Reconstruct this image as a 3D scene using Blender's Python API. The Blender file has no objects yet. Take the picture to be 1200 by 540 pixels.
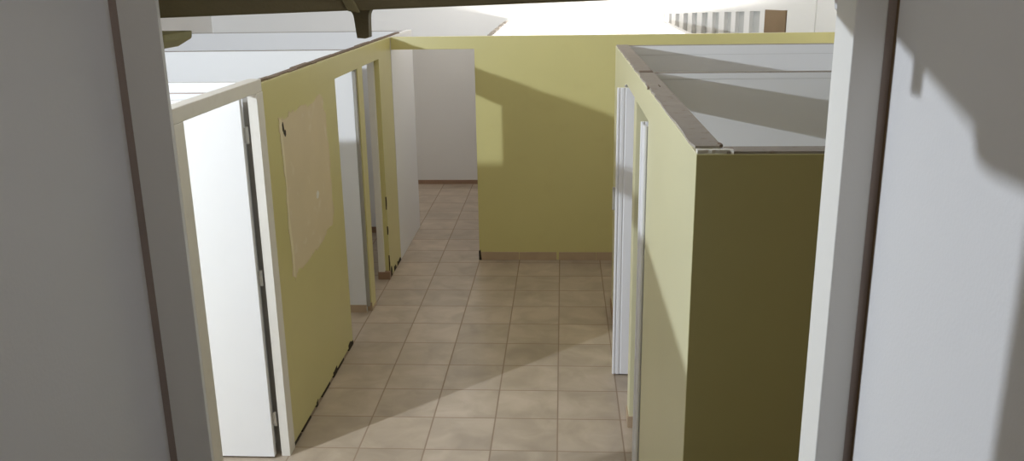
import bpy, bmesh, math, random
from mathutils import Matrix, Vector
random.seed(7)
scn = bpy.context.scene
COL = scn.collection

# ------------------------------------------------------------------ materials
def S(v):  # sRGB 0-255 -> linear
    v /= 255.0
    return v / 12.92 if v <= 0.04045 else ((v + 0.055) / 1.055) ** 2.4
def rgb(r, g, b): return (S(r), S(g), S(b), 1.0)

def new_mat(name):
    m = bpy.data.materials.new(name); m.use_nodes = True
    nt = m.node_tree; b = nt.nodes['Principled BSDF']
    return m, nt, b

def paint(name, col, rough=0.55, var=0.08, scale=3.0, bump=0.02, dirt=None, dirt_amt=0.0, spec=0.35):
    """painted / plastered surface: soft tonal mottling, fine orange-peel bump, optional dirt blotches"""
    m, nt, b = new_mat(name)
    N, L = nt.nodes, nt.links
    tc = N.new('ShaderNodeTexCoord')
    n1 = N.new('ShaderNodeTexNoise'); n1.inputs['Scale'].default_value = scale; n1.inputs['Detail'].default_value = 5
    L.new(tc.outputs['Object'], n1.inputs['Vector'])
    mx = N.new('ShaderNodeMix'); mx.data_type = 'RGBA'
    c0 = tuple(x * (1 - var) for x in col[:3]) + (1,)
    c1 = tuple(min(1, x * (1 + var)) for x in col[:3]) + (1,)
    mx.inputs[6].default_value = c0; mx.inputs[7].default_value = c1
    L.new(n1.outputs['Fac'], mx.inputs[0])
    out = mx.outputs[2]
    if dirt:
        n2 = N.new('ShaderNodeTexNoise'); n2.inputs['Scale'].default_value = scale * 3.2; n2.inputs['Detail'].default_value = 7
        L.new(tc.outputs['Object'], n2.inputs['Vector'])
        rp = N.new('ShaderNodeValToRGB'); rp.color_ramp.elements[0].position = 0.58; rp.color_ramp.elements[1].position = 0.72
        L.new(n2.outputs['Fac'], rp.inputs['Fac'])
        ml = N.new('ShaderNodeMath'); ml.operation = 'MULTIPLY'; ml.inputs[1].default_value = dirt_amt
        L.new(rp.outputs['Color'], ml.inputs[0])
        m2 = N.new('ShaderNodeMix'); m2.data_type = 'RGBA'
        m2.inputs[7].default_value = dirt
        L.new(ml.outputs[0], m2.inputs[0]); L.new(out, m2.inputs[6]); out = m2.outputs[2]
    L.new(out, b.inputs['Base Color'])
    b.inputs['Roughness'].default_value = rough
    b.inputs['Specular IOR Level'].default_value = spec
    nb = N.new('ShaderNodeTexNoise'); nb.inputs['Scale'].default_value = 140; nb.inputs['Detail'].default_value = 3
    L.new(tc.outputs['Object'], nb.inputs['Vector'])
    bp = N.new('ShaderNodeBump'); bp.inputs['Strength'].default_value = bump; bp.inputs['Distance'].default_value = 0.01
    L.new(nb.outputs['Fac'], bp.inputs['Height']); L.new(bp.outputs['Normal'], b.inputs['Normal'])
    return m

GREEN_C = (0.595, 0.545, 0.24, 1)
M = {}
M['green'] = paint('olive_green_paint', GREEN_C, rough=0.32, var=0.05, scale=1.6, bump=0.02, spec=0.75, dirt=(0.54, 0.48, 0.21, 1), dirt_amt=0.25)
M['pale'] = paint('pale_green', (0.70, 0.675, 0.45, 1), rough=0.36, var=0.04, scale=1.6, bump=0.02, spec=0.7)  # paler, less saturated than the green of the other walls
M['white'] = paint('white_board_paint', (0.79, 0.79, 0.80, 1), rough=0.5, var=0.02, scale=1.2, bump=0.015)
M['plaster'] = paint('white_plaster', (0.74, 0.73, 0.71, 1), rough=0.75, var=0.03, scale=1.5, bump=0.06)
M['room'] = paint('warm_white_wall_paint', (0.72, 0.71, 0.715, 1), rough=0.6, var=0.03, scale=1.3, bump=0.04)
M['framepaint'] = paint('frame_paint', (0.84, 0.825, 0.79, 1), rough=0.5, var=0.03, scale=2, bump=0.03)
M['cream'] = paint('off_white_frame_paint', (0.74, 0.715, 0.665, 1), rough=0.5, var=0.05, scale=5, bump=0.03, dirt=(0.5, 0.45, 0.36, 1), dirt_amt=0.15)
M['dusty'] = paint('dusty_board_edge', (0.36, 0.325, 0.29, 1), rough=0.85, var=0.16, scale=9, bump=0.1, dirt=(0.22, 0.17, 0.12, 1), dirt_amt=0.5)
M['rawedge'] = paint('bare_brown_board_edge', (0.20, 0.15, 0.11, 1), rough=0.9, var=0.3, scale=18, bump=0.2)
M['bare'] = paint('bare_primer_patch', (0.66, 0.56, 0.38, 1), rough=0.7, var=0.07, scale=3, bump=0.06, dirt=(0.72, 0.64, 0.50, 1), dirt_amt=0.7)
M['barepale'] = paint('pale_primer', (0.74, 0.66, 0.46, 1), rough=0.7, var=0.08, scale=6, bump=0.06)
M['pvc'] = paint('white_plastic', (0.80, 0.80, 0.83, 1), rough=0.3, var=0.01, scale=2, bump=0.0, spec=0.5)
M['grey'] = paint('grey_metal_strip', (0.33, 0.31, 0.27, 1), rough=0.45, var=0.1, scale=8, bump=0.02)
M['steel'] = paint('worn_steel', (0.55, 0.54, 0.52, 1), rough=0.35, var=0.1, scale=20, bump=0.02)
M['steel'].node_tree.nodes['Principled BSDF'].inputs['Metallic'].default_value = 0.6
M['beam'] = paint('dark_olive_timber_paint', (0.24, 0.20, 0.11, 1), rough=0.6, var=0.25, scale=6, bump=0.1)
M['beamlite'] = paint('olive_timber_paint', (0.40, 0.37, 0.17, 1), rough=0.6, var=0.2, scale=6, bump=0.1)
M['strap'] = paint('olive_strap_paint', (0.30, 0.26, 0.135, 1), rough=0.6, var=0.2, scale=6, bump=0.1)
M['brown'] = paint('brown_board', (0.22, 0.15, 0.085, 1), rough=0.7, var=0.15, scale=5, bump=0.1)
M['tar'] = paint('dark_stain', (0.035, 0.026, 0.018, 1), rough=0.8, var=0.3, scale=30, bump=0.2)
M['stain'] = paint('brown_stain', (0.09, 0.065, 0.035, 1), rough=0.8, var=0.3, scale=30, bump=0.2)
M['groove'] = paint('dark_brown_wood', (0.42, 0.345, 0.305, 1), rough=0.7, var=0.15, scale=6, bump=0.1)
M['tile_skirt'] = paint('beige_skirting_tile', (0.45, 0.34, 0.235, 1), rough=0.35, var=0.15, scale=7, bump=0.02)
M['brown_skirt'] = paint('brown_skirting_tile', (0.30, 0.19, 0.125, 1), rough=0.4, var=0.15, scale=7, bump=0.02)
M['slotdark'] = paint('matte_grey', (0.52, 0.52, 0.50, 1), rough=0.8, var=0.08, scale=8, bump=0.05)  # plain grey set inside the vent slots and rail joints

def tile_material():
    m, nt, b = new_mat('beige_floor_tiles')
    N, L = nt.nodes, nt.links
    T = 0.395
    tc = N.new('ShaderNodeTexCoord')
    mp = N.new('ShaderNodeMapping'); mp.inputs['Location'].default_value = (0.03 / T, -4.647 / T, 0)
    mp.inputs['Scale'].default_value = (1 / T, 1 / T, 1)
    L.new(tc.outputs['Object'], mp.inputs['Vector'])
    sx = N.new('ShaderNodeSeparateXYZ'); L.new(mp.outputs[0], sx.inputs[0])
    def math_(op, a, bb=None):
        n = N.new('ShaderNodeMath'); n.operation = op
        if isinstance(a, (int, float)): n.inputs[0].default_value = a
        else: L.new(a, n.inputs[0])
        if bb is not None:
            if isinstance(bb, (int, float)): n.inputs[1].default_value = bb
            else: L.new(bb, n.inputs[1])
        return n.outputs[0]
    d = []
    for ax in ('X', 'Y'):
        fr = math_('FRACT', sx.outputs[ax])
        d.append(math_('MINIMUM', fr, math_('SUBTRACT', 1.0, fr)))
    edge = math_('MINIMUM', d[0], d[1])
    gr = N.new('ShaderNodeMapRange'); gr.inputs['From Min'].default_value = 0.007; gr.inputs['From Max'].default_value = 0.014
    L.new(edge, gr.inputs['Value'])
    # per tile tone
    fl = N.new('ShaderNodeVectorMath'); fl.operation = 'FLOOR'; L.new(mp.outputs[0], fl.inputs[0])
    wn = N.new('ShaderNodeTexWhiteNoise'); wn.noise_dimensions = '3D'; L.new(fl.outputs[0], wn.inputs['Vector'])
    # stone mottling, shifted per tile
    ad = N.new('ShaderNodeVectorMath'); ad.operation = 'MULTIPLY_ADD'
    ad.inputs[1].default_value = (7, 7, 7); L.new(wn.outputs['Color'], ad.inputs[0]); L.new(mp.outputs[0], ad.inputs[2])
    n1 = N.new('ShaderNodeTexNoise'); n1.inputs['Scale'].default_value = 1.7; n1.inputs['Detail'].default_value = 8; n1.inputs['Distortion'].default_value = 0.5
    L.new(ad.outputs[0], n1.inputs['Vector'])
    rp = N.new('ShaderNodeValToRGB')
    e = rp.color_ramp.elements
    e[0].position = 0.30; e[0].color = (0.33, 0.268, 0.203, 1)
    e[1].position = 0.72; e[1].color = (0.475, 0.39, 0.308, 1)
    k = rp.color_ramp.elements.new(0.5); k.color = (0.395, 0.322, 0.247, 1)
    L.new(n1.outputs['Fac'], rp.inputs['Fac'])
    tv = N.new('ShaderNodeMapRange'); tv.inputs['To Min'].default_value = 0.90; tv.inputs['To Max'].default_value = 1.06
    L.new(wn.outputs['Value'], tv.inputs['Value'])
    mu = N.new('ShaderNodeMix'); mu.data_type = 'RGBA'; mu.blend_type = 'MULTIPLY'; mu.inputs[0].default_value = 1
    L.new(rp.outputs['Color'], mu.inputs[6]); L.new(tv.outputs[0], mu.inputs[7])
    mx = N.new('ShaderNodeMix'); mx.data_type = 'RGBA'
    mx.inputs[6].default_value = (0.27, 0.20, 0.145, 1)
    L.new(gr.outputs[0], mx.inputs[0]); L.new(mu.outputs[2], mx.inputs[7])
    L.new(mx.outputs[2], b.inputs['Base Color'])
    ro = N.new('ShaderNodeMapRange'); ro.inputs['To Min'].default_value = 0.8; ro.inputs['To Max'].default_value = 0.33
    L.new(gr.outputs[0], ro.inputs['Value']); L.new(ro.outputs[0], b.inputs['Roughness'])
    b.inputs['Specular IOR Level'].default_value = 0.45
    bp = N.new('ShaderNodeBump'); bp.inputs['Strength'].default_value = 0.25; bp.inputs['Distance'].default_value = 0.003
    L.new(gr.outputs[0], bp.inputs['Height']); L.new(bp.outputs['Normal'], b.inputs['Normal'])
    return m
M['tiles'] = tile_material()

# ------------------------------------------------------------------ helpers
def box(bm, x0, x1, y0, y1, z0, z1):
    v = [bm.verts.new((x, y, z)) for x in (x0, x1) for y in (y0, y1) for z in (z0, z1)]
    for f in ((0, 1, 3, 2), (4, 6, 7, 5), (0, 4, 5, 1), (2, 3, 7, 6), (0, 2, 6, 4), (1, 5, 7, 3)):
        bm.faces.new([v[i] for i in f])
    return v

def prism(bm, pts, axis, a, b):
    """extrude a 2-D outline along an axis. axis 'x': pts (y,z); 'y': pts (x,z); 'z': pts (x,y)"""
    def P(p, t):
        return {'x': (t, p[0], p[1]), 'y': (p[0], t, p[1]), 'z': (p[0], p[1], t)}[axis]
    A = [bm.verts.new(P(p, a)) for p in pts]; B = [bm.verts.new(P(p, b)) for p in pts]
    bm.faces.new(A); bm.faces.new(B[::-1])
    n = len(pts)
    for i in range(n):
        bm.faces.new([A[i], A[(i + 1) % n], B[(i + 1) % n], B[i]])

def cyl(bm, p0, p1, r, seg=14):
    p0, p1 = Vector(p0), Vector(p1); d = p1 - p0
    q = d.to_track_quat('Z', 'Y').to_matrix().to_4x4()
    bmesh.ops.create_cone(bm, cap_ends=True, segments=seg, radius1=r, radius2=r, depth=d.length,
                          matrix=Matrix.Translation((p0 + p1) / 2) @ q)

def mesh_obj(name, bm, mat, parent=None, bevel=0.0, loc=None):
    bmesh.ops.recalc_face_normals(bm, faces=bm.faces[:])
    me = bpy.data.meshes.new(name); bm.to_mesh(me); bm.free()
    o = bpy.data.objects.new(name, me); COL.objects.link(o)
    me.materials.append(mat)
    if parent is not None:
        o.parent = parent
        o.matrix_parent_inverse = Matrix.Translation(-parent.location)
    if bevel:
        md = o.modifiers.new('bevel', 'BEVEL'); md.width = bevel; md.segments = 2; md.limit_method = 'ANGLE'
        md.angle_limit = math.radians(40)
    return o

def part(name, mat, parent, *boxes, bevel=0.0):
    bm = bmesh.new()
    for bx in boxes: box(bm, *bx)
    return mesh_obj(name, bm, mat, parent, bevel)

def thing(name, label, cat, loc=(0, 0, 0), group=None):
    o = bpy.data.objects.new(name, None); COL.objects.link(o)
    o.empty_display_size = 0.1
    o.location = loc; o['label'] = label; o['category'] = cat; o['kind'] = 'thing'
    if group: o['group'] = group
    return o
def tag(o, label, cat, group=None):
    o['label'] = label; o['category'] = cat; o['kind'] = 'thing'
    if group: o['group'] = group
    return o
def struct(name, mat, *boxes, bevel=0.0):
    o = part(name, mat, None, *boxes, bevel=bevel); o['kind'] = 'structure'
    return o

TOP = 2.17           # height of every cubicle partition
XL, XR, YF, YB, H = -4.6, 3.2, -1.3, 11.62, 3.4

# ------------------------------------------------------------------ setting
struct('floor', M['tiles'], (XL, XR, YF, YB, -0.1, 0.0))
struct('ceiling', M['plaster'], (XL - .1, XR + .1, YF - .1, YB + .1, H, H + 0.1))
struct('wall_back', M['plaster'], (XL, XR, YB, YB + 0.1, 0, H))
struct('wall_far_left', M['plaster'], (XL - 0.1, XL, 1.64, YB, 0, H))
struct('wall_far_right', M['plaster'], (XR, XR + 0.1, 1.64, YB, 0, H))
struct('baseboard_back', M['brown_skirt'], (XL, -0.716, YB - 0.012, YB, 0, 0.055))
# the narrow lobby the camera stands in
struct('wall_left', M['room'], (-0.94, -0.82, YF, 1.585, 0, H))
struct('wall_right', M['room'], (0.573, 0.69, YF, 1.585, 0, H))
struct('wall_behind', M['room'], (-0.94, 0.69, YF - 0.1, YF, 0, H))
struct('wall_front_left', M['plaster'], (XL, -0.822, 1.585, 1.66, 0, H))
struct('wall_front_right', M['brown'], (0.575, XR, 1.585, 1.70, 0, H))  # unseen wall, coloured brown to cut bounce light onto the end wall

# frame of the opening: two posts with a dark joint against the walls
t = POST_L = thing('frame_post', 'grey-beige painted frame post at the left of the opening, beside the dark left wall', 'door frame', (-0.78, 1.61, 0), 'frame posts of the opening')
part('post', M['framepaint'], t, (-0.806, -0.732, 1.60, 1.612, 0, H), bevel=0.001)
part('joint_strip', M['groove'], t, (-0.822, -0.806, 1.603, 1.64, 0, H))
t = POST_R = thing('frame_post', 'thick pale frame post at the right of the opening with brightly lit inner edge', 'door frame', (0.53, 1.65, 0), 'frame posts of the opening')
part('post', M['framepaint'], t, (0.505, 0.5605, 1.60, 1.712, 0, H), bevel=0.003)
part('joint_strip', M['groove'], t, (0.5605, 0.575, 1.603, 1.70, 0, H))

# beam across the opening
def zb(x): return 2.636 + 0.0255 * (x + 0.6)     # underside rises slightly to the right
t = thing('roof_beam', 'dark olive timber beam crossing above the opening with a hanging stub', 'beam', (-0.1, 1.755, 2.6))
bm = bmesh.new()
x0, x1 = -1.10, 0.60
prism(bm, [(x0, zb(x0)), (x1, zb(x1)), (x1, zb(x1) + 0.22), (x0, zb(x0) + 0.22)], 'y', 1.712, 1.85)
mesh_obj('timber', bm, M['beam'], t, 0.004)
bm = bmesh.new()
cx = -0.398; zc = zb(cx) + 0.004
L_, R_ = cx - 0.0125, cx + 0.0135
out = [(L_ - 0.024, zc)]
for k in range(1, 7):
    a = math.pi / 2 * k / 6
    out.append((L_ - 0.024 + 0.022 * math.sin(a), zc - 0.022 * (1 - math.cos(a))))
out += [(L_ + 0.002, 2.586), (L_ + 0.010, 2.5855), (R_ - 0.008, 2.5845), (R_, 2.587)]
for k in range(6, 0, -1):
    a = math.pi / 2 * k / 6
    out.append((R_ + 0.016 - 0.015 * math.sin(a), zc - 0.020 * (1 - math.cos(a))))
out.append((R_ + 0.016, zc))
prism(bm, out, 'y', 1.768, 1.796)
hs = mesh_obj('hanging_stub', bm, M['beam'], t, 0.002)
bm = bmesh.new()
prism(bm, [(cx - 0.010, zc - 0.005), (cx + 0.012, zc - 0.008), (cx - 0.030, zc + 0.085), (cx - 0.055, zc + 0.085)], 'y', 1.702, 1.7125)
mesh_obj('strap', bm, M['strap'], t, 0.002)

# chamfered brackets either side of the opening
bm = bmesh.new()
prism(bm, [(-0.83, 2.606), (-0.729, 2.606), (-0.731, 2.592), (-0.760, 2.576), (-0.83, 2.576)], 'y', 1.613, 1.74)
mesh_obj('bracket', bm, M['beamlite'], POST_L, 0.003)['label'] = 'small olive chamfered bracket'
bm = bmesh.new()
prism(bm, [(0.519, 2.648), (0.521, 2.631), (0.548, 2.603), (0.60, 2.603), (0.60, 2.652), (0.519, 2.650)], 'y', 1.712, 1.78)
mesh_obj('bracket', bm, M['room'], POST_R, 0.003)

# ------------------------------------------------------------------ left row of cubicles
XW = -1.61; TW = 0.055; XI = XW - TW
t = thing('cubicle_wall', 'long olive green cubicle wall on the left with three doorways and a bare patch', 'partition wall', (XW, 6.4, 0), 'cubicle walls along the aisle')
bm = bmesh.new()
DH = 2.02
prof = [(4.646, 0.018), (6.20, 0.018), (6.20, DH), (6.905, DH), (6.905, 0.0), (7.075, 0.0), (7.075, DH), (7.74, DH), (7.74, 0.0), (8.30, 0.0), (8.30, TOP), (4.646, TOP)]
prism(bm, prof, 'x', XI, XW)
mesh_obj('green_panel', bm, M['green'], t, 0.002)
part('white_panel', M['white'], t, (XI, XW + 0.004, 8.302, 9.50, 0, TOP), bevel=0.002)
part('near_panel', M['green'], t, (XI, XW, 1.665, 3.53, 0.0, TOP), bevel=0.002)
part('header_beam', M['cream'], t, (XI - 0.01, XW + 0.006, 3.53, 4.645, 2.128, 2.195), bevel=0.004)
part('door_post', M['cream'], t, (-1.652, XW + 0.009, 4.545, 4.645, 0, 2.128), bevel=0.0015)
part('post_rebate', M['grey'], t, (-1.70, -1.652, 4.60, 4.645, 0, 2.128))
p = part('door_post', M['cream'], t, (-1.69, XW + 0.006, 3.53, 3.632, 0, 2.128), bevel=0.003)
part('door_stop', M['grey'], p, (-1.675, -1.65, 3.632, 3.645, 1.06, 2.10), (-1.675, -1.65, 3.632, 3.645, 0.0, 0.96), bevel=0.002)
part('strike_plate', M['steel'], p, (-1.672, -1.648, 3.632, 3.6345, 0.97, 1.05), bevel=0.0008)
# torn brown edge on top of the green board
bm = bmesh.new()
y = 4.66
while y < 8.9:
    y2 = y + random.uniform(0.10, 0.26)
    w = random.uniform(0.0, 0.014) if y < 7.3 else random.uniform(0, 0.006)
    box(bm, XI - 0.004, XW - 0.022 + w, y, min(y2, 8.9), TOP - 0.001, TOP + random.uniform(0.006, 0.013))
    y = y2
mesh_obj('torn_top_edge', bm, M['rawedge'], t)
# bare patch where a board used to hang
random.seed(3)
outl = [(4.891, 1.948), (5.02, 1.925), (5.12, 1.953), (5.35, 1.940), (5.55, 1.935), (5.76, 1.955), (5.843, 1.93), (5.85, 1.85), (5.902, 1.83), (5.885, 1.70),
        (5.915, 1.54), (5.90, 1.35), (5.922, 1.142), (5.871, 1.05), (5.75, 1.06), (5.62, 1.02), (5.50, 1.0), (5.33, 1.00), (5.12, 0.985), (4.985, 0.99),
        (4.945, 0.955), (4.91, 0.99), (4.925, 1.15), (4.90, 1.292), (4.93, 1.55), (4.912, 1.743), (4.90, 1.83)]
pts = []
for i, a in enumerate(outl):
    b_ = outl[(i + 1) % len(outl)]
    for k in range(5):
        f_ = k / 5
        j = 0.017
        pts.append((a[0] + (b_[0] - a[0]) * f_ + random.uniform(-j, j), a[1] + (b_[1] - a[1]) * f_ + random.uniform(-j, j)))
bm = bmesh.new(); prism(bm, pts, 'x', XW - 0.001, XW + 0.0015)
pb = mesh_obj('bare_patch', bm, M['bare'], t); pb['label'] = 'bare beige patch with torn edges'
bm = bmesh.new()
for cy, cz, ry, rz in ((4.955, 1.885, 0.016, 0.030), (4.985, 1.845, 0.018, 0.022), (4.965, 1.865, 0.010, 0.03)):
    prism(bm, [(cy + ry * math.cos(a) * random.uniform(.7, 1.1), cz + rz * math.sin(a) * random.uniform(.7, 1.1)) for a in [i * math.pi / 6 for i in range(12)]], 'x', XW + 0.001, XW + 0.0025)
mesh_obj('dark_chip', bm, M['tar'], pb)
bm = bmesh.new()
prism(bm, [(4.895, 1.94), (4.935, 1.93), (4.945, 1.70), (4.94, 1.35), (4.965, 1.10), (4.95, 0.97), (4.925, 0.985), (4.925, 1.15), (4.90, 1.30), (4.925, 1.55), (4.905, 1.74)], 'x', XW + 0.001, XW + 0.002)
mesh_obj('pale_streak', bm, M['barepale'], pb)
bm = bmesh.new()
prism(bm, [(5.551 + 0.035 * math.cos(a) * random.uniform(.6, 1.1), 1.338 + 0.03 * math.sin(a) * random.uniform(.6, 1.1)) for a in [i * math.pi / 6 for i in range(12)]], 'x', XW + 0.001, XW + 0.0025)
mesh_obj('pale_chip', bm, M['cream'], pb)
# chewed, stained bottom edge of the board
for (ya, yb, hgt, o) in ((4.66, 4.80, 0.02, .004), (4.83, 5.02, 0.016, .003), (5.16, 5.19, 0.05, .004), (5.30, 5.50, 0.022, .003), (5.60, 5.70, 0.05, .006), (5.72, 5.90, 0.02, .003), (6.06, 6.195, 0.055, .006)):
    bm = bmesh.new(); n = max(3, int((yb - ya) / 0.03))
    pr = [(ya, 0.0)] + [(ya + (yb - ya) * i / n, hgt * random.uniform(0.45, 1.0)) for i in range(n + 1)] + [(yb, 0.0)]
    prism(bm, pr, 'x', XW - 0.02, XW + o * .6)
    mesh_obj('stained_bottom_edge', bm, M['tar'], t)
for (ya, yb, hgt) in ((7.745, 7.83, 0.10), (7.93, 8.03, 0.06), (8.10, 8.28, 0.05)):
    bm = bmesh.new(); n = 5
    pr = [(ya, 0.0)] + [(ya + (yb - ya) * i / n, hgt * random.uniform(0.4, 1.0)) for i in range(n + 1)] + [(yb, 0.0)]
    prism(bm, pr, 'x', XW - 0.02, XW + 0.003)
    mesh_obj('stained_bottom_edge', bm, M['tar'], t)
for (za, zb_) in ((0.05, 0.22), (0.42, 0.5), (0.66, 0.78)):
    bm = bmesh.new(); prism(bm, [(7.7375, za), (7.752, (za + zb_) / 2 - .02), (7.757, (za + zb_) / 2), (7.748, zb_), (7.7375, zb_)], 'x', XW - 0.009, XW + 0.001)
    mesh_obj('chipped_corner', bm, M['stain'], t)
# linings of doorways two and three
part('jamb_lining', M['grey'], t, (XI + 0.022, XW - 0.008, 6.86, 6.9045, 0.05, DH), bevel=0.002)
part('jamb_lining', M['cream'], t, (XI - 0.045, XI + 0.012, 7.70, 7.7395, 0.07, DH), bevel=0.002)
part('skirting_block', M['tile_skirt'], t, (XI, XW + 0.006, 6.897, 6.9045, 0, 0.07), (XW, XW + 0.007, 6.90, 7.07, 0, 0.018))
part('skirting_block', M['brown_skirt'], t, (XI - 0.05, XW + 0.006, 7.69, 7.738, 0, 0.07))

# hinged door standing open into the first cubicle
t = thing('hinged_door', 'plain white door swung open inside the first left cubicle', 'door', (-1.665, 4.5, 0))
part('leaf', M['white'], t, (-2.43, -1.684, 4.512, 4.547, 0.012, 2.10), bevel=0.002)
for z in (0.246, 1.11, 1.91):
    bm = bmesh.new(); cyl(bm, (-1.669, 4.540, z - 0.045), (-1.669, 4.540, z + 0.045), 0.008)
    box(bm, -1.6835, -1.669, 4.536, 4.5385, z - 0.04, z + 0.04)
    mesh_obj('hinge', bm, M['steel'], t)

# dividers
def divider(x0, x1, y0, label, group, top=TOP, th=0.05, skirt=None, rail=None, joint=0.002, cap=True):
    t = thing('cubicle_divider', label, 'partition wall', ((x0 + x1) / 2, y0, 0), group)
    c = 0.004 if cap else 0.0
    if rail:
        part('board', M['white'], t, (x0, x1, y0, y0 + th, 0, top - rail - joint))
        part('top_rail', M['white'], t, (x0, x1, y0 - 0.002, y0 + th + 0.002, top - rail, top - c), bevel=0.001)
        part('rail_joint', M['slotdark'] if joint < 0.003 else M['groove'], t, (x0, x1, y0 + 0.001, y0 + th - 0.003, top - rail - joint, top - rail))
    else:
        part('board', M['white'], t, (x0, x1, y0, y0 + th, 0, top - c))
    if cap: part('edge_strip', M['dusty'], t, (x0, x1, y0 - 0.001, y0 + th, top - c, top))
    if skirt: part('skirting', skirt, t, (x0, x1, y0 - 0.010, y0, 0, 0.065))
    return t
divider(XL, XI - 0.001, 4.69, 'bright white divider behind the open hinged door, nearest of the left dividers', 'white dividers of the left cubicles', rail=0.052, joint=0.007, cap=False)
divider(XL, XI + 0.021, 6.86, 'white divider between the second and third left cubicles, under the hanging stub', 'white dividers of the left cubicles', th=0.044, skirt=M['tile_skirt'])
divider(XL, XI - 0.001, 9.26, 'white end wall of the left cubicles, farthest of the left dividers', 'white dividers of the left cubicles', skirt=M['brown_skirt'])

# ------------------------------------------------------------------ back partition
YP = 8.30
t = thing('partition_wall', 'olive green partition across the end of the aisle beside the open passage', 'partition wall', (0.5, YP, 0))
bm = bmesh.new()
prism(bm, [(-0.824, 0), (2.95, 0), (2.95, TOP), (XW + .005, TOP), (XW + .005, 2.055), (-0.824, 2.055)], 'y', YP, YP + 0.06)
mesh_obj('green_panel', bm, M['green'], t, 0.002)
x = -0.822; i = 0
for wdt in (0.395, 0.37, 0.02, 0.37, 0.395, 0.395, 0.395):
    if wdt > 0.05: part('skirting_tile', M['tile_skirt'], t, (x, x + wdt - 0.004, YP - 0.009, YP, 0, 0.082), bevel=0.002)
    x += wdt
bm = bmesh.new(); prism(bm, [(-0.828, 0), (-0.80, 0), (-0.806, 0.05), (-0.812, 0.105), (-0.828, 0.09)], 'y', YP - 0.011, YP + 0.02)
mesh_obj('stained_corner', bm, M['tar'], t)

# passage beyond: white side wall and the lit room's low wall
o = part('passage_wall', M['white'], None, (-0.715, -0.655, YP + 0.062, YB - 0.001, 0, TOP), bevel=0.002)
tag(o, 'white side wall of the passage seen over the back partition, left of the glare', 'partition wall', 'low walls beyond the back partition')
y = 8.37
while y < 10.95:
    y2 = y + random.uniform(0.08, 0.3)
    bm = bmesh.new(); box(bm, -0.716 + random.uniform(0, 0.02), -0.655 - random.uniform(0.0, 0.02), y, min(y2, 10.98), TOP - 0.001, TOP + random.uniform(0.004, 0.014))
    mesh_obj('flaking_top_edge', bm, M['dusty'], o)
    y = y2 + random.choice((0, 0, 0.05))
o = part('low_wall', M['white'], None, (1.13, 1.19, YP + 0.062, 11.2, 0, TOP - 0.002), bevel=0.002)
tag(o, 'white low wall right of the glare, running away in front of the vent slots', 'partition wall', 'low walls beyond the back partition')

# slotted ventilation wall, skewed, behind the low wall
A = Vector((1.25, 11.60, 0)); Dv = Vector((1.05, -2.4, 0)); Ld = Dv.length; dirn = Dv.normalized()
t = thing('vent_wall', 'white wall with a row of tall vent slots beyond the back partition', 'wall', (1.25, 11.60, 0))
nrm = Vector((-dirn.y, dirn.x, 0))      # away from the camera side
if nrm.y < 0: nrm = -nrm
def vbox(bm, s0, s1, d0, d1, z0, z1):
    vs = []
    for s in (s0, s1):
        for d in (d0, d1):
            for z in (z0, z1):
                p = A + dirn * (s * Ld) + nrm * d; vs.append(bm.verts.new((p.x, p.y, z)))
    for f in ((0, 1, 3, 2), (4, 6, 7, 5), (0, 4, 5, 1), (2, 3, 7, 6), (0, 2, 6, 4), (1, 5, 7, 3)):
        bm.faces.new([vs[i] for i in f])
slots = [(775, .024, .010), (782, .081, .022), (790, .146, .028), (799.5, .220, .032), (809.6, .297, .034), (821, .381, .038), (833.4, .468, .040), (847, .560, .042), (860.6, .649, .050), (877, .752, .056)]
def ztop(s): return 2.212 + 0.122 * s
bm = bmesh.new()
vbox(bm, -0.02, 1.30, 0.10, 0.16, 0, H)                       # back plane
prev = -0.02
edges = []
for _, s, hw in slots: edges.append((s - hw * 0.62, s + hw * 0.62))
edges.append((0.826, 0.962))
for a, b_ in edges:
    vbox(bm, prev, a, 0.0, 0.10, 0, ztop((prev + a) / 2) + 0.004); prev = b_
vbox(bm, prev, 1.30, 0.0, 0.10, 0, 2.36)
vbox(bm, -0.02, 1.30, -0.002, 0.10, 2.345, H)
vs0 = mesh_obj('slotted_wall', bm, M['plaster'], t)
bm = bmesh.new()                                                # sloping lintel above the slots
vv = []
for s, z in ((-0.02, ztop(-0.02)), (0.99, ztop(0.99)), (0.99, 2.36), (-0.02, 2.36)):
    for d in (-0.003, 0.10):
        p = A + dirn * (s * Ld) + nrm * d; vv.append(bm.verts.new((p.x, p.y, z)))
for f in ((0, 2, 4, 6), (1, 7, 5, 3), (0, 1, 3, 2), (2, 3, 5, 4), (4, 5, 7, 6), (6, 7, 1, 0)):
    bm.faces.new([vv[i] for i in f])
mesh_obj('lintel', bm, M['plaster'], t)
for (a, b_) in edges[:-1]:
    bm = bmesh.new(); vbox(bm, a, b_, 0.05, 0.09, 1.5, ztop((a + b_) / 2))
    mesh_obj('vent_slot', bm, M['slotdark'], t)
bm = bmesh.new(); vbox(bm, 0.828, 0.960, -0.02, 0.09, 1.5, 2.326)
o = mesh_obj('board', bm, M['brown'], t, 0.004); o['label'] = 'brown wooden board'
bm = bmesh.new(); vbox(bm, 0.966, 1.13, -0.015, 0.0, 0, H); mesh_obj('pilaster', bm, M['plaster'], t, 0.004)

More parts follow.
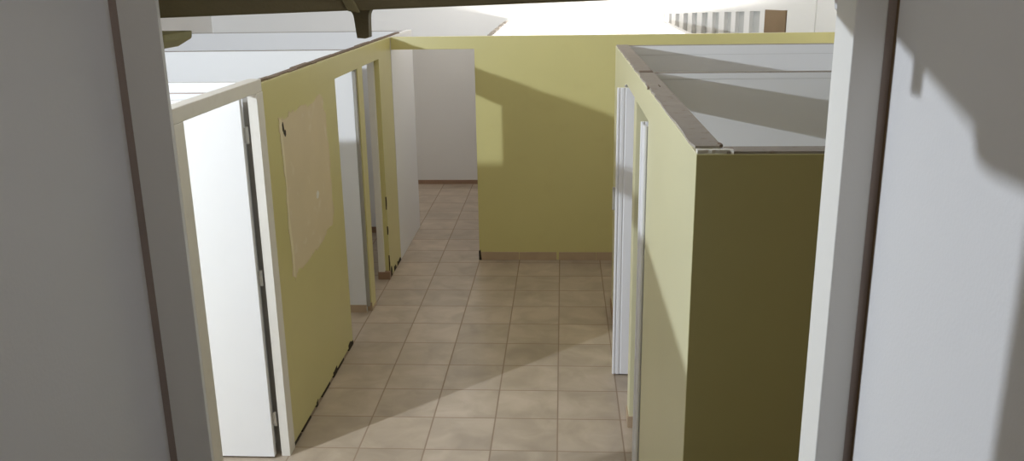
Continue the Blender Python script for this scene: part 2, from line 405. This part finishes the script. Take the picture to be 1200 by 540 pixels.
# ------------------------------------------------------------------ right block of cubicles
XC = 0.41; TC = 0.088; Y0, Y1 = 2.70, 7.04
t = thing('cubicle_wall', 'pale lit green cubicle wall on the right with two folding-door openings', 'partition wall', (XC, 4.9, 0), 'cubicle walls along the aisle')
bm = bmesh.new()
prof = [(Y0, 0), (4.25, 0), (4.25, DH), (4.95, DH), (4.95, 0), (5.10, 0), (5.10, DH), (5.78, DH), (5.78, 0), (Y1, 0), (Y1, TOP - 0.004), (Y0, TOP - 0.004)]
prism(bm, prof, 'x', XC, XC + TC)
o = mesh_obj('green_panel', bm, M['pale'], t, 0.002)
bm = bmesh.new()
ys = [Y0 + 0.09]
while ys[-1] < Y1 - 0.1: ys.append(ys[-1] + random.uniform(0.03, 0.12))
ys[-1] = Y1
pl = [(XC + 0.002 + random.choice((0, 0, 0.004, 0.008, -0.001)), y) for y in ys] + [(XC + TC + 0.006, y) for y in reversed(ys)]
prism(bm, pl, 'z', TOP - 0.004, TOP + 0.004)
mesh_obj('dusty_top', bm, M['dusty'], t)
for bx in ((XC + 0.012, XC + TC + 0.004, 4.99, 5.05, TOP + 0.003, TOP + 0.009), (XC + 0.057, XC + 0.062, 4.33, 4.40, TOP + 0.003, TOP + 0.007),
           (XC - 0.001, XC + 0.006, 4.30, 4.36, TOP - 0.01, TOP + 0.008), (XC + TC - 0.004, XC + TC + 0.008, 2.785, 2.83, TOP, TOP + 0.008)):
    bm = bmesh.new(); n = 5
    pl = [(bx[0] + random.uniform(0, .3) * (bx[1] - bx[0]), bx[2] + (bx[3] - bx[2]) * i / n) for i in range(n + 1)]
    pl += [(bx[1] - random.uniform(0, .3) * (bx[1] - bx[0]), bx[3] - (bx[3] - bx[2]) * i / n) for i in range(n + 1)]
    prism(bm, pl, 'z', bx[4], bx[5])
    mesh_obj('splinter', bm, M['rawedge'], t)
part('skirting_tile', M['tile_skirt'], t, (XC - 0.008, XC, 4.955, 5.095, 0, 0.075), (XC - 0.006, XC + TC, 4.942, 4.95, 0, 0.075), bevel=0.001)
part('skirting_tile', M['brown_skirt'], t, (XC - 0.010, XC, 6.55, Y1, 0, 0.07), bevel=0.001)
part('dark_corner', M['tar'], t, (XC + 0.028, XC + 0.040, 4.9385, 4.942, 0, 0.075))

t = thing('end_wall', 'dark shaded olive end wall of the right cubicle block, facing the viewer', 'partition wall', (1.6, Y0, 0))
bm = bmesh.new()
prism(bm, [(XC + 0.001, Y0 - 0.006), (3.0, Y0 - 0.006), (3.0, Y0 + TC), (XC + TC + .001, Y0 + TC), (XC + TC + .001, Y0 - 0.0005), (XC + 0.001, Y0 - 0.0005)], 'z', 0, TOP - 0.006)
mesh_obj('green_panel', bm, M['green'], t)
part('dusty_top', M['dusty'], t, (XC + TC + .006, 3.0, Y0 + 0.006, Y0 + TC + 0.002, TOP - 0.006, TOP + 0.002))
bm = bmesh.new()
pts = [(XC + 0.004, Y0 + 0.003)]
n = 10
for i in range(n + 1): pts.append((XC + 0.004 + 0.11 * i / n, Y0 + 0.002 + random.uniform(0, 0.006)))
for i in range(n, -1, -1): pts.append((XC + 0.004 + 0.11 * i / n, Y0 + 0.024 + random.uniform(-0.008, 0.012)))
prism(bm, pts[1:], 'z', TOP - 0.006, TOP + 0.007)
mesh_obj('chipped_corner', bm, M['cream'], t)

def divider_r(y0, label, rail):
    return divider(XC + TC, 3.0, y0, label, 'white dividers of the right cubicles', rail=rail)
divider_r(5.00, 'white divider inside the right block, the nearer one, crossed by a broad shadow band', 0.036)
divider_r(6.99, 'white rear divider of the right block, just below the strip of green partition', 0.072)

# folding doors: white plastic slats bunched at one jamb
def folding_door(label, x_out, x_in, y_j, sgn, nslat, pitch, handle):
    """slats stacked from the jamb y_j towards sgn*y; each slat a shallow profiled leaf between x_out and x_in"""
    t = thing('folding_door', label, 'folding door', ((x_out + x_in) / 2, y_j, 0), 'white folding doors of the right cubicles')
    zb_, zt_ = 0.012, 2.005
    for i in range(nslat):
        ya = y_j + sgn * (0.004 + i * pitch)
        yb = y_j + sgn * (0.004 + (i + 0.86) * pitch)
        xo = x_out + (0.0 if i == nslat - 1 else 0.006 if i % 2 else 0.010)
        d = yb - ya
        # outline in plan: rounded nose, groove, bead, groove, flat leaf - the same on both faces
        half = [(0, .34), (.003, .06), (.008, 0), (.014, 0), (.017, .36), (.022, .36), (.026, .04), (.036, 0), (.046, .04), (.050, .28), (.055, .28), (.058, .06)]
        pl = [(xo + px, ya + d * k) for px, k in half] + [(x_in, ya + d * .06), (x_in, yb - d * .06)] + [(xo + px, yb - d * k) for px, k in reversed(half)]
        bm = bmesh.new(); prism(bm, pl, 'z', zb_, zt_ - (0.0 if i == nslat - 1 else 0.012))
        mesh_obj('slat', bm, M['pvc'], t)
    yc = y_j + sgn * (0.006 + nslat * pitch * .5)
    bm = bmesh.new()
    cyl(bm, (x_out + 0.058, yc, zt_), (x_out + 0.058, yc, zt_ + 0.016), 0.008)
    box(bm, x_out + 0.048, x_out + 0.070, yc - 0.012, yc + 0.012, zt_ + 0.004, zt_ + 0.008)
    mesh_obj('top_pin', bm, M['steel'], t)
    if handle:
        part('handle', M['grey'], t, (x_out - 0.016, x_out + 0.004, yc - 0.012, yc + 0.012, 1.19, 1.345), bevel=0.004)
    return t
folding_door('white plastic folding door bunched at the far opening, with grey handle', 0.346, 0.62, 5.775, -1, 4, 0.022, True)
folding_door('white plastic folding door beside the near opening, seen as a thin strip', 0.381, 0.62, 4.252, 1, 4, 0.022, False)

# ------------------------------------------------------------------ lights
def point(name, loc, power, col, rad, linear=False):
    l = bpy.data.lights.new(name, 'POINT'); l.energy = power; l.color = col; l.shadow_soft_size = rad
    o = bpy.data.objects.new(name, l); COL.objects.link(o); o.location = loc
    if linear:
        l.use_nodes = True; nt = l.node_tree
        em = nt.nodes['Emission']; lf = nt.nodes.new('ShaderNodeLightFalloff'); lf.inputs['Strength'].default_value = 1.0
        a = nt.nodes.new('ShaderNodeMath'); a.operation = 'MULTIPLY'; a.inputs[1].default_value = 0.74
        c = nt.nodes.new('ShaderNodeMath'); c.operation = 'MULTIPLY_ADD'; c.inputs[1].default_value = 0.065
        nt.links.new(lf.outputs['Linear'], a.inputs[0]); nt.links.new(lf.outputs['Constant'], c.inputs[0]); nt.links.new(a.outputs[0], c.inputs[2])
        nt.links.new(c.outputs[0], em.inputs['Strength'])
    return o
def area(name, loc, sx, sy, power, col):
    l = bpy.data.lights.new(name, 'AREA'); l.shape = 'RECTANGLE'; l.size = sx; l.size_y = sy; l.energy = power; l.color = col
    o = bpy.data.objects.new(name, l); COL.objects.link(o); o.location = loc
    return o
point('bulb_light', (-3.45, 2.75, 2.84), 84, (0.825, 0.905, 1.0), 0.03, True)
point('far_room_light', (0.3, 10.2, 1.97), 90, (1.0, 0.98, 0.95), 0.05)

area('aisle_fill', (-0.6, 6.2, 3.39), 2.6, 6.4, 21, (1.0, 0.92, 0.82))  # added overhead fill that lifts the ambient level of the aisle
area('passage_fill', (-1.15, 10.3, 3.39), 0.8, 1.6, 10, (1.0, 0.95, 0.90))  # added fill to brighten the far passage and its end wall
point('side_passage_light', (2.5, 7.7, 2.5), 4.5, (1.0, 0.93, 0.84), 0.08)
area('lobby_fill', (-0.1, 0.85, 3.39), 0.9, 0.7, 1.6, (1.0, 0.93, 0.85))  # added fill for the camera-facing posts, beam and lobby walls
w = bpy.data.worlds.new('world'); scn.world = w; w.use_nodes = True
w.node_tree.nodes['Background'].inputs['Color'].default_value = (0.5, 0.47, 0.43, 1)
w.node_tree.nodes['Background'].inputs['Strength'].default_value = 0.0

# ------------------------------------------------------------------ camera
F = 1033.0
d = Vector((53, 3580, F)).normalized()                 # world down, in image axes (right, down, forward)
g = Vector((60, -299, F)); g = (g - d * g.dot(d)).normalized()
r = d.cross(g)
Rm = Matrix((r, g, -d))                                  # image axes -> world
right, down, fwd = Rm.col[0], Rm.col[1], Rm.col[2]
cam = bpy.data.cameras.new('camera'); co = bpy.data.objects.new('camera', cam); COL.objects.link(co)
mw = Matrix.Identity(4)
for i in range(3):
    mw[i][0] = right[i]; mw[i][1] = -down[i]; mw[i][2] = -fwd[i]
mw[0][3], mw[1][3], mw[2][3] = 0, 0, 2.7
co.matrix_world = mw
cam.sensor_fit = 'HORIZONTAL'; cam.sensor_width = 36; cam.lens = F * 36 / 1200
cam.clip_start = 0.02
scn.camera = co

vs = scn.view_settings
vs.view_transform = 'Standard'; vs.look = 'None'; vs.gamma = 1; vs.use_curve_mapping = False
vs.exposure = 0.17
scn.cycles.max_bounces = 12; scn.cycles.diffuse_bounces = 8
